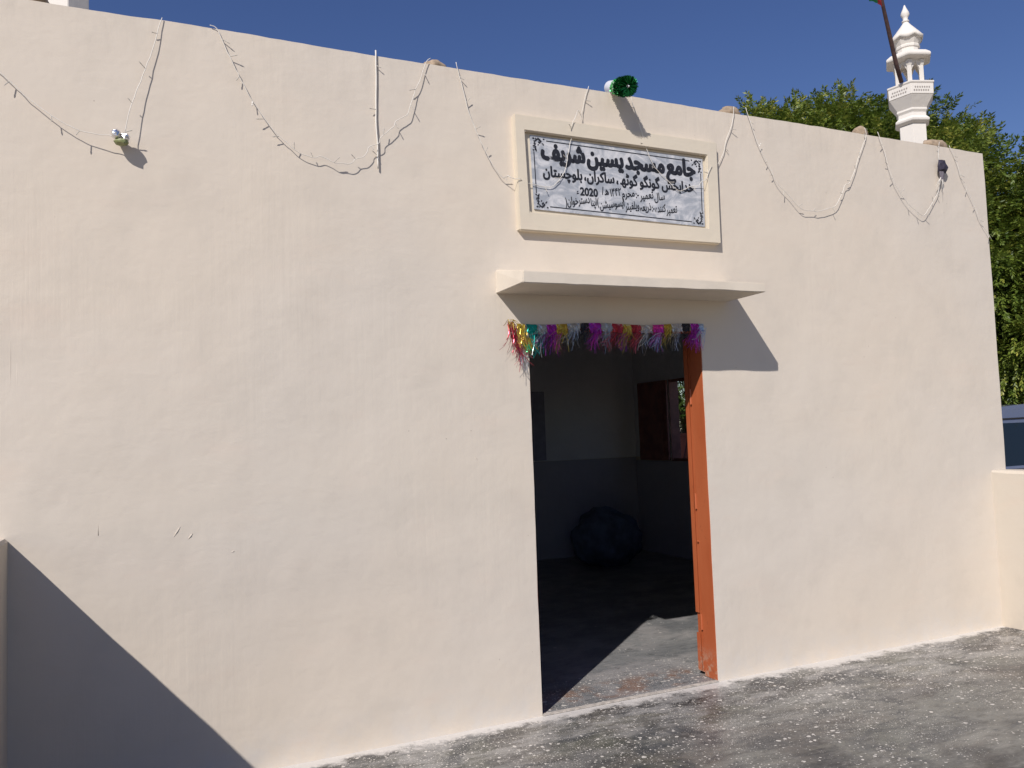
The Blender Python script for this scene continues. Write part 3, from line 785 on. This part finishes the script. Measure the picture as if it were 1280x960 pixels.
# silver foil ornament
m_foil = NT('crumpled_foil', 0.22, 1.0); m_foil.color((0.85, 0.85, 0.86)); m_foil.bump(m_foil.noise(70, 3, 0.6), 0.8, 0.006); m_foil = m_foil.m
m_olive = simple('olive_plastic', (0.22, 0.24, 0.10), 0.4)
def lump(name, mat, c, s, seed, parent, sub=3, amp=0.25, f=2.2, smooth=False):
    bm = bmesh.new(); bmesh.ops.create_icosphere(bm, subdivisions=sub, radius=1.0)
    for v in bm.verts:
        n_ = v.co.normalized(); k = 1 + amp * fbm(n_.x * f + seed, n_.y * f, n_.z * f, 3)
        v.co = Vector((n_.x * s[0] * k, n_.y * s[1] * k, n_.z * s[2] * k))
    me = bpy.data.meshes.new(name); bm.to_mesh(me); bm.free(); me.materials.append(mat)
    if smooth: me.shade_smooth()
    o = link(bpy.data.objects.new(name, me)); o.location = c; o.parent = parent; return o
fo = empty('foil_ornament', (-0.118, -0.048, 3.075))
tag(fo, 'crumpled silver foil ornament hanging on the wire near the left end of the wall', 'ornament')
lump('foil_cup', m_foil, (-0.018, 0, 0.012), (0.024, 0.028, 0.025), 3, fo, 2)
lump('foil_cup', m_foil, (0.024, -0.004, 0.0), (0.021, 0.026, 0.024), 8, fo, 2)
lump('plastic_cap', m_olive, (0.006, 0.0, -0.024), (0.032, 0.030, 0.016), 5, fo, 2)

# dark cloth ornament with shredded tail
m_darkcloth = simple('dark_purple_cloth', (0.03, 0.025, 0.045), 0.7, 0, 0.4, 30)
do = empty('cloth_ornament', (5.579, -0.036, 3.53))
tag(do, 'dark cloth ornament with shredded strips hanging near the right end of the wall', 'ornament')
lump('cloth_knot', m_darkcloth, (0.0, 0, 0.0), (0.050, 0.020, 0.052), 2, do, 2, 0.4)
lump('cloth_knot', simple('grey_cloth', (0.16, 0.14, 0.16), 0.7), (-0.012, 0, -0.068), (0.026, 0.010, 0.045), 6, do, 2, 0.4)
mb = MB()
for k in range(9):
    a0 = random.uniform(-0.9, 0.9); L = random.uniform(0.07, 0.17)
    p = Vector((-0.015 + 0.01 * a0, 0, -0.08)); q = p + Vector((math.sin(a0) * L * 0.7, random.uniform(-.02, .02), -math.cos(a0) * L * .8))
    mb.tube([p, p.lerp(q, .5) + Vector((0.006 * a0, -0.004, 0)), q], [0.0016, 0.0016, 0.0008], 4)
mb.build('shredded_strip', m_wire, do)

# tinsel lamp poking out over the parapet
def shiny(name, col, rough=0.25):
    m = NT(name, rough, 0.75, 0.6); m.color(col); m.b.inputs['Sheen Weight'].default_value = 0.0
    return m.m
tl = empty('tinsel_lamp', (2.66, 0.02, TOP + 0.003))
tag(tl, 'white tube lamp wrapped in green tinsel poking forward over the parapet', 'lamp')
A0 = Vector((0.022, 0.03, 0.058)); A1 = Vector((-0.008, -0.215, -0.038)); ax = (A1 - A0).normalized()
m_tubew = simple('white_plastic', (0.80, 0.80, 0.82), 0.35, 0, 0.03)
m_gr = shiny('green_tinsel', (0.03, 0.55, 0.10), 0.3); m_dg = shiny('dark_green_tinsel', (0.008, 0.13, 0.03), 0.35)
MB().tube([A0 - ax * 0.02, A0 - ax * 0.015, A0, A0.lerp(A1, 0.5), A0.lerp(A1, .98)], [0.012, 0.034, 0.043, 0.044, 0.040], 20).build('tube', m_tubew, tl, smooth=True)
lump('lamp_knob', simple('pink_plastic', (0.5, 0.08, 0.16), 0.4), A0 - ax * 0.02 + Vector((-0.02, 0, 0)), (0.014, 0.012, 0.014), 1, tl, 2, 0.1)
side = ax.cross(Vector((0, 0, 1))).normalized(); upv = side.cross(ax)
def tinsel(name, mat, t0, t1, n, r0, r1, w, fwd=(-.2, .5), seed=1):
    rr = random.Random(seed); vs = []; fs = []
    for k in range(n):
        t_ = rr.uniform(t0, t1); a_ = rr.uniform(0, 2 * math.pi); c = A0.lerp(A1, t_)
        d = (side * math.cos(a_) + upv * math.sin(a_)); tt = d.cross(ax)
        r1_ = rr.uniform(r0 + (r1 - r0) * .55, r1)
        p = c + d * r0; q = c + d * r1_ + ax * rr.uniform(*fwd) * (r1_ - r0) + tt * rr.uniform(-.01, .01)
        wv = (tt * rr.uniform(-1, 1) + ax * rr.uniform(-1, 1)).normalized() * w
        b = len(vs); vs += [p - wv, p + wv, q + wv * .4, q - wv * .4]; fs.append((b, b + 1, b + 2, b + 3))
    return mesh_obj(name, vs, fs, mat, tl)
tinsel('green_band', m_gr, 0.36, 0.62, 900, 0.034, 0.053, 0.003, seed=2)
tinsel('dark_band', m_dg, 0.60, 1.0, 1700, 0.030, 0.064, 0.0035, seed=3)
tinsel('end_rosette', m_dg, 0.99, 1.03, 700, 0.012, 0.065, 0.004, (-.05, .25), seed=4)
lump('hub', m_foil, A1 + ax * 0.012, (0.007, 0.007, 0.007), 2, tl, 2, 0.1)

# ------------------------------------------------------------------ tinsel garland over the door
gar = empty('tinsel_garland', (2.6, -0.02, 2.25))
tag(gar, 'multicoloured metallic tinsel garland strung across the top of the doorway', 'garland')
G0 = Vector((2.6, -0.02, 2.25))
cols = {'gold': (0.45, 0.31, 0.04), 'teal': (0.0, 0.30, 0.26), 'silver': (0.38, 0.40, 0.43), 'purple': (0.33, 0.015, 0.33), 'black': (0.02, 0.02, 0.03),
        'red': (0.38, 0.025, 0.045), 'white': (0.46, 0.44, 0.43), 'magenta': (0.58, 0.03, 0.34), 'blue': (0.35, 0.45, 0.62), 'green': (0.05, 0.5, 0.2), 'pink': (0.42, 0.06, 0.08)}
MT = {k: shiny(k + '_foil', v, 0.28) for k, v in cols.items()}
for m_ in MT.values(): m_.node_tree.nodes['Principled BSDF'].inputs['Metallic'].default_value = 0.6
def zat(x):      # cord height
    return 2.228 + (x - 1.93) * 0.018 - 0.006 * math.sin((x - 1.93) * 9)
mb = MB().tube([Vector((x, -0.020, zat(x))) - G0 for x in [1.885 + i * (3.255 - 1.885) / 40 for i in range(41)]], 0.003, 5)
mb.build('cord', m_wire, gar)
def foil_piece(x0, x1, col, h=0.052, seed=0):
    rr = random.Random(seed); n = 7; vs = []; fs = []
    for j in range(5):
        for i in range(n + 1):
            u = i / n; x = x0 + (x1 - x0) * u
            vs.append(Vector((x + rr.uniform(-.003, .003), -0.022 - 0.010 * rr.random() * (j > 0), zat(x) + 0.006 - h * j / 4 * rr.uniform(.9, 1.08))) - G0)
    fs = [(j * (n + 1) + i, j * (n + 1) + i + 1, (j + 1) * (n + 1) + i + 1, (j + 1) * (n + 1) + i) for j in range(4) for i in range(n)]
    return mesh_obj('foil_strip', vs, fs, MT[col], gar)
def tassel(x, z, col, n, L, lean, spread, y=-0.03, seed=0, w=0.0010, col2=None):
    rr = random.Random(seed); vs = []; fs = []
    for k in range(n):
        l = L * rr.uniform(0.45, 1.05); a_ = lean + rr.gauss(0, spread)
        x0 = x + rr.uniform(-.022, .022)
        p = Vector((x0, y + rr.uniform(-.012, .004), z + rr.uniform(-.03, 0.0)))
        kink = rr.gauss(0, .25); fy = rr.uniform(-.25, .05); last = None
        wv = Vector((math.cos(a_), rr.uniform(-.8, .8), math.sin(a_))).normalized() * w
        m_ = 5
        for q in range(m_ + 1):
            t_ = q / m_
            aa = a_ * (1 - 0.30 * t_) + kink * t_ * t_
            c = p + Vector((math.sin(aa) * l * t_, fy * l * t_, -math.cos(aa) * l * t_))
            b = len(vs); vs += [c - wv, c + wv]
            if q: fs.append((b - 2, b - 1, b + 1, b))
    vs = [v - G0 for v in vs]
    return mesh_obj('tassel', vs, fs, MT[col], gar)
seq = [('gold', 1.935, 1.985), ('teal', 1.998, 2.062), ('silver', 2.065, 2.125), ('purple', 2.128, 2.190), ('gold', 2.193, 2.262), ('silver', 2.265, 2.350),
       ('black', 2.352, 2.410), ('purple', 2.413, 2.495), ('silver', 2.498, 2.570), ('red', 2.573, 2.645), ('gold', 2.648, 2.705), ('red', 2.708, 2.778),
       ('white', 2.781, 2.862), ('magenta', 2.865, 2.950), ('gold', 2.953, 3.005), ('white', 3.008, 3.085), ('black', 3.088, 3.150), ('purple', 3.153, 3.215), ('blue', 3.218, 3.255)]
for i, (c, a_, b_) in enumerate(seq):
    foil_piece(a_, b_, c, 0.052 if c not in ('purple', 'gold') else 0.064, i)
    xm = (a_ + b_) / 2
    tassel(xm, zat(xm) - 0.03, c, 20, 0.135 if c != 'black' else 0.12, -0.75 if i > 1 else 0.1, 0.33, seed=50 + i)
    tassel(xm, zat(xm) - 0.0, c, 12, 0.075, -0.4, 0.8, y=-0.04, seed=150 + i)
for i, (x, c, ln) in enumerate(((2.58, 'pink', -0.9), (2.68, 'gold', -0.95), (2.76, 'pink', -0.8), (2.20, 'magenta', -0.7), (2.9, 'blue', -0.8), (3.17, 'purple', -0.5), (3.19, 'magenta', 0.1), (2.47, 'magenta', -0.6), (2.66, 'purple', -.8))):
    tassel(x, zat(x) - 0.045, c, 26, 0.12, ln, 0.3, seed=90 + i)
# loose left end hanging in the sun
tassel(1.893, 2.245, 'red', 26, 0.16, 0.18, 0.14, seed=5, w=0.0016)
tassel(1.915, 2.17, 'pink', 30, 0.20, 0.32, 0.10, seed=6, w=0.0015)
tassel(1.897, 2.26, 'gold', 20, 0.06, 0.3, 0.8, seed=7, w=0.0018)
tassel(1.945, 2.20, 'gold', 26, 0.12, 0.42, 0.25, seed=8, w=0.0018)
tassel(1.985, 2.13, 'green', 26, 0.05, 0.2, 0.5, seed=9, w=0.002)
tassel(2.00, 2.16, 'gold', 22, 0.08, 0.2, 0.5, seed=10, w=0.002)
tassel(1.955, 2.09, 'white', 18, 0.11, 0.15, 0.12, seed=11)

# ------------------------------------------------------------------ bundle on the room floor
bun = lump('cloth_bundle', simple('navy_cloth', (0.09, 0.115, 0.18), 0.85, 0, 0.4, 6, 0.004), (4.98, 4.25, 0.31), (0.42, 0.36, 0.36), 4, None, 4, 0.16, 1.8, True)
tag(bun, 'dark blue rounded cloth bundle on the floor at the back of the room', 'bundle')

# ------------------------------------------------------------------ trees
def leaf_cloud(name, mat, clumps, per, leaf_l, leaf_w, seed, parent, rachis=0.22, nl=15):
    """compound leaves: sprigs of narrow leaflets spread through clumps (centre, radius)"""
    g = np.random.default_rng(seed)
    C = np.array([c for c, r in clumps]); Rr = np.array([r for c, r in clumps])
    cc = C.mean(0)
    ns = len(clumps) * per
    idx = np.repeat(np.arange(len(clumps)), per)
    d = g.normal(size=(ns, 3)); d /= np.linalg.norm(d, axis=1)[:, None]
    rad = g.random(ns) ** 0.45
    base = C[idx] + d * (Rr[idx] * rad)[:, None]
    out = (C[idx] - cc); out /= (np.linalg.norm(out, axis=1)[:, None] + 1e-6)
    dr = d * 0.8 + out * 0.5 + g.normal(size=(ns, 3)) * 0.35 + np.array([0, 0, 0.10]); dr /= np.linalg.norm(dr, axis=1)[:, None]
    side = np.cross(dr, np.array([0, 0, 1.0])); side /= (np.linalg.norm(side, axis=1)[:, None] + 1e-6)
    up = np.cross(side, dr)
    tint_c = g.random(len(clumps)) * 0.45
    V = []; T = []
    for k in range(nl):
        t_ = (k + 1) / nl
        s_ = 1 if k % 2 else -1
        o = base + dr * (rachis * t_) - np.array([0, 0, 1.0]) * (0.35 * rachis * t_ * t_)
        ld = side * (s_ * 0.9 * (1 - .5 * t_)) + dr * (0.55 + .5 * t_) + g.normal(size=(ns, 3)) * 0.22 - np.array([0, 0, 0.38]); ld /= np.linalg.norm(ld, axis=1)[:, None]
        nn = up + g.normal(size=(ns, 3)) * 0.35
        wd = np.cross(ld, nn); wd /= (np.linalg.norm(wd, axis=1)[:, None] + 1e-6)
        l = leaf_l * (0.75 + 0.5 * g.random(ns))[:, None]; w = leaf_w * (0.75 + 0.5 * g.random(ns))[:, None]
        V.append(np.stack([o, o + ld * l * .45 + wd * w, o + ld * l, o + ld * l * .45 - wd * w], 1))
        T.append(np.clip(tint_c[idx] + 0.5 * g.random(ns) + 0.15 * (rad > .8), 0, 1))
    V = np.concatenate(V).reshape(-1, 3).astype(np.float32); T = np.concatenate(T)
    nf = len(V) // 4
    me = bpy.data.meshes.new(name)
    me.vertices.add(len(V)); me.vertices.foreach_set('co', V.ravel())
    me.loops.add(nf * 4); me.loops.foreach_set('vertex_index', np.arange(nf * 4, dtype=np.int32))
    me.polygons.add(nf); me.polygons.foreach_set('loop_start', np.arange(0, nf * 4, 4, dtype=np.int32))
    me.update(calc_edges=True)
    at = me.attributes.new('tint', 'FLOAT', 'FACE'); at.data.foreach_set('value', T.astype(np.float32))
    me.materials.append(mat)
    o = link(bpy.data.objects.new(name, me)); o.parent = parent
    return o
def tree(name, x, y, lobes, label, seed, mat, per=60, trunk=0.17, dens=1.0, group='trees behind the building', leaf=(0.060, 0.0115), spacing=0.55):
    """lobes: ellipsoids (dx, dy, z, rx, ry, rz) of the crown, relative to the trunk foot"""
    g = np.random.default_rng(seed)
    root = empty(name, (x, y, -0.06)); tag(root, label, 'tree', group)
    clumps = []
    for (dx, dy, z, rx, ry, rz) in lobes:
        area = 4 * math.pi * ((rx * ry) ** 1.6 + (rx * rz) ** 1.6 + (ry * rz) ** 1.6) ** (1 / 1.6) / 3 ** (1 / 1.6)
        for k in range(int(area / spacing ** 2 * dens)):
            v = g.normal(size=3); v /= np.linalg.norm(v)
            s_ = 0.80 + 0.30 * g.random() if g.random() < 0.8 else 0.35 + .4 * g.random()
            s_ *= 1 + 0.16 * fbm(v[0] * 2 + seed, v[1] * 2, v[2] * 2, 2)
            p = np.array([dx + v[0] * rx * s_, dy + v[1] * ry * s_, z + v[2] * rz * s_])
            if p[2] < 0.5: continue
            clumps.append((p, g.uniform(0.22, 0.42)))
    lf = leaf_cloud('crown', mat, clumps, per, leaf[0], leaf[1], seed, root)
    z0 = min(l[2] for l in lobes)
    tr = MB(); bend = [(0, 0, 0), (0.05, 0.03, 0.5), (-0.04, 0.08, 1.1), (0.02, 0.02, max(1.6, z0 * 0.6))]
    tr.tube(bend, [trunk * 1.25, trunk, trunk * .85, trunk * .7], 10).build('trunk', m_bark, root, smooth=True)
    lb = MB(); top = Vector(bend[-1])
    for i, (dx, dy, z, rx, ry, rz) in enumerate(lobes):
        for k in range(3):
            e = Vector((dx + g.uniform(-.5, .5) * rx, dy + g.uniform(-.5, .5) * ry, z + g.uniform(-.1, .6) * rz))
            mid = top.lerp(e, 0.5) + Vector((0, 0, 0.15)) + Vector(g.normal(size=3)) * .1
            lb.tube([top, top.lerp(mid, .5), mid, e], [trunk * .5, trunk * .4, trunk * .28, trunk * .1], 6)
    lb.build('limb', m_bark, root, smooth=True)
    return root
tree('neem_tree', 9.6, 5.0, [(0, 0, 4.75, 1.9, 1.5, 1.55), (-1.0, 0.55, 4.85, 1.3, 1.2, 1.45), (1.2, -0.8, 4.4, 1.4, 1.2, 1.4), (0.75, -0.5, 4.95, 1.2, 1.1, 1.35), (0, 0.2, 3.4, 2.1, 1.6, 1.3)],
     'large leafy green tree rising behind the roof left of the minaret', 3, m_leaf, per=54, spacing=0.38)
tree('neem_tree', 10.9, 2.9, [(-0.4, 0.2, 4.15, 1.3, 1.1, 1.15), (0.9, -0.9, 3.25, 1.3, 1.2, 1.2), (-0.2, 0.4, 3.0, 1.6, 1.3, 1.3), (0.8, -0.8, 2.2, 1.7, 1.4, 1.4)],
     'leafy tree with yellow green tips behind the parked car right of the minaret', 4, m_leaf, per=54, spacing=0.38)
tree('broad_tree', 9.2, 8.3, [(0, 0, 2.6, 1.8, 1.5, 1.7), (1.3, -0.6, 2.0, 1.3, 1.2, 1.3)],
     'bushy green tree seen through the open window at the back of the room', 5, m_leaf2, per=50, spacing=0.5)
tree('broad_tree', 14.2, 4.2, [(0, 0, 2.4, 2.3, 2.0, 1.9), (0.5, -2.2, 2.2, 2.0, 1.7, 1.7)],
     'dark bushy tree low behind the other trees beyond the car', 6, m_leaf2, per=50, spacing=0.5)

# red lattice gate seen through the window
gt = empty('lattice_gate', (7.35, 5.75, -0.06), R(-36))
tag(gt, 'red painted lattice gate seen through the window below the foliage', 'gate')
MB().box(-0.9, -0.86, -0.02, 0.02, 0, 1.58).build('post', m_redfence, gt)
MB().box(0.86, 0.90, -0.02, 0.02, 0, 1.58).build('post', m_redfence, gt)
MB().box(-0.859, 0.859, -0.018, 0.018, 1.53, 1.575).build('rail', m_redfence, gt)
MB().box(-0.859, 0.859, -0.018, 0.018, 0.15, 0.195).build('rail', m_redfence, gt)
MB().box(-0.855, 0.855, 0.004, 0.010, 0.197, 1.528).build('sheet', m_redfence, gt)
dk = simple('dark_gate_bar', (0.09, 0.03, 0.03), 0.6)
for i in range(9):
    x = -0.85 + i * 0.17
    MB().tube([(x, -0.006, 0.2 + 0.0), (x + 0.33, -0.006, 1.52)], 0.008, 5).build('lattice_bar', dk, gt)

# ------------------------------------------------------------------ parked car, side on
def car():
    root = empty('parked_car', (9.17, 2.15, -0.06))
    tag(root, 'silver blue van parked behind the low courtyard wall at the right edge', 'car')
    paint = NT('silver_blue_paint', 0.3, 0.55, 0.5); paint.color(paint.mix(paint.ramp(paint.noise(3, 4), (0.3, 0.7)), (0.20, 0.225, 0.30), (0.23, 0.25, 0.33))); paint.b.inputs['Coat Weight'].default_value = 0.5; paint = paint.m
    glass = NT('tinted_glass', 0.06, 0, 0.35); glass.color((0.010, 0.016, 0.022)); glass = glass.m
    rub = simple('tyre_rubber', (0.02, 0.02, 0.02), 0.85); trim = simple('black_trim', (0.015, 0.015, 0.02), 0.5); alloy = simple('wheel_alloy', (0.45, 0.45, 0.46), 0.35, 0.9)
    H = 0.80
    # lower body with wheel arches cut, profile in x,z (rear at -x)
    def arch(cx, r=0.37):
        return [(cx - r * math.cos(t_), 0.32 + r * math.sin(t_)) for t_ in [math.pi * k / 10 for k in range(11)]]
    low = [(-2.15, 0.32), (-1.72, 0.24)] + arch(-1.30) + arch(1.35) + [(1.80, 0.24), (2.18, 0.34), (2.22, 0.62), (2.12, 0.88), (1.60, 1.05), (1.15, 1.11), (-2.08, 1.13), (-2.18, 0.85)]
    low = [p for i, p in enumerate(low)]
    MB().prism(low, -H, H).build('body', paint, root, bevel=0.03, smooth=False)
    # cabin: pillars and roof as a tapering shell
    def section(x, z, tz):  # half width narrows with height
        return H - 0.02 - 0.16 * (z - 1.12) / 0.6
    prof_b = [(-2.07, 1.11), (-1.98, 1.60), (-1.80, 1.70), (-0.4, 1.785), (0.35, 1.745), (0.62, 1.66), (1.18, 1.11)]
    vs = []
    for x, z in prof_b:
        w = section(x, z, 0); vs += [(x, -w, z), (x, w, z)]
    n = len(prof_b); fs = []
    for i in range(n - 1): fs.append((2 * i, 2 * i + 1, 2 * i + 3, 2 * i + 2))
    fs.append(tuple(2 * i for i in range(n))); fs.append(tuple(2 * i + 1 for i in range(n - 1, -1, -1)))
    MB().add(vs, fs).build('roof', paint, root, bevel=0.03)
    def sidepane(x0, x1, x2, x3, z0=1.14, z1=1.585):
        for s_ in (-1, 1):
            w0, w1 = section(0, z0, 0) + 0.004, section(0, z1, 0) + 0.004
            vs = [(x0, s_ * w0, z0), (x1, s_ * w0, z0), (x2, s_ * w1, z1), (x3, s_ * w1, z1)]
            vs2 = [(a_, b_ - s_ * 0.012, c_) for a_, b_, c_ in vs]
            MB().add(vs + vs2, [(0, 1, 2, 3), (7, 6, 5, 4), (0, 4, 5, 1), (1, 5, 6, 2), (2, 6, 7, 3), (3, 7, 4, 0)]).build('side_window', glass, root)
    sidepane(-1.90, -1.22, -1.20, -1.84)
    sidepane(-1.12, -0.16, -0.20, -1.13)
    sidepane(-0.08, 0.98, 0.58, -0.12)
    # rain gutter
    for s_ in (-1, 1):
        w = section(0, 1.63, 0) + 0.006
        MB().tube([(-1.93, s_ * w, 1.615), (-0.4, s_ * w, 1.635), (0.55, s_ * w, 1.615)], 0.009, 6).build('roof_gutter', trim, root)
    MB().add([(0.64, -0.60, 1.665), (0.64, 0.60, 1.665), (1.19, 0.70, 1.15), (1.19, -0.70, 1.15)], [(0, 1, 2, 3)]).build('windscreen', glass, root)
    MB().add([(-2.0, -0.58, 1.56), (-2.0, 0.58, 1.56), (-2.075, 0.68, 1.17), (-2.075, -0.68, 1.17)], [(0, 1, 2, 3)]).build('rear_window', glass, root)
    for s_ in (-1, 1):
        lump('headlight', simple('lamp_lens', (0.7, 0.7, 0.72), 0.15), (2.16, s_ * 0.6, 0.72), (0.06, 0.15, 0.08), 1, root, 2, 0.05, smooth=True)
        lump('tail_light', simple('red_lens', (0.4, 0.02, 0.02), 0.2), (-2.13, s_ * 0.68, 0.95), (0.04, 0.08, 0.14), 1, root, 2, 0.05, smooth=True)
        MB().box(0.86, 1.02, s_ * 0.90 - 0.09, s_ * 0.90 + 0.05, 1.10, 1.22).build('mirror', paint, root, bevel=0.03)
        MB().box(-0.35, -0.19, s_ * (H + 0.010) - 0.010, s_ * (H + 0.010) + 0.010, 0.96, 0.99).build('door_handle', trim, root, bevel=0.004)
    MB().box(2.12, 2.26, -0.72, 0.72, 0.34, 0.52).build('bumper', trim, root, bevel=0.04)
    MB().box(-2.24, -2.12, -0.72, 0.72, 0.34, 0.54).build('bumper', trim, root, bevel=0.04)
    def ywheel(x, s_):
        prof = [(0.20, -0.10), (0.29, -0.10), (0.315, -0.08), (0.32, -0.03), (0.32, 0.03), (0.315, 0.08), (0.29, 0.10), (0.20, 0.10)]
        o = MB().lathe(prof, 28, cap=False).build('wheel', rub, root, smooth=False); o.rotation_euler = (R(90), 0, 0); o.location = (x, s_ * (H - 0.10), 0.32)
        r = MB().lathe([(0.205, -0.07), (0.205, 0.07), (0.17, 0.05), (0.06, 0.06), (0.05, 0.075)], 20).build('rim', alloy, o)
        return o
    for x in (-1.30, 1.35):
        for s_ in (-1, 1): ywheel(x, s_)
    return root
car()
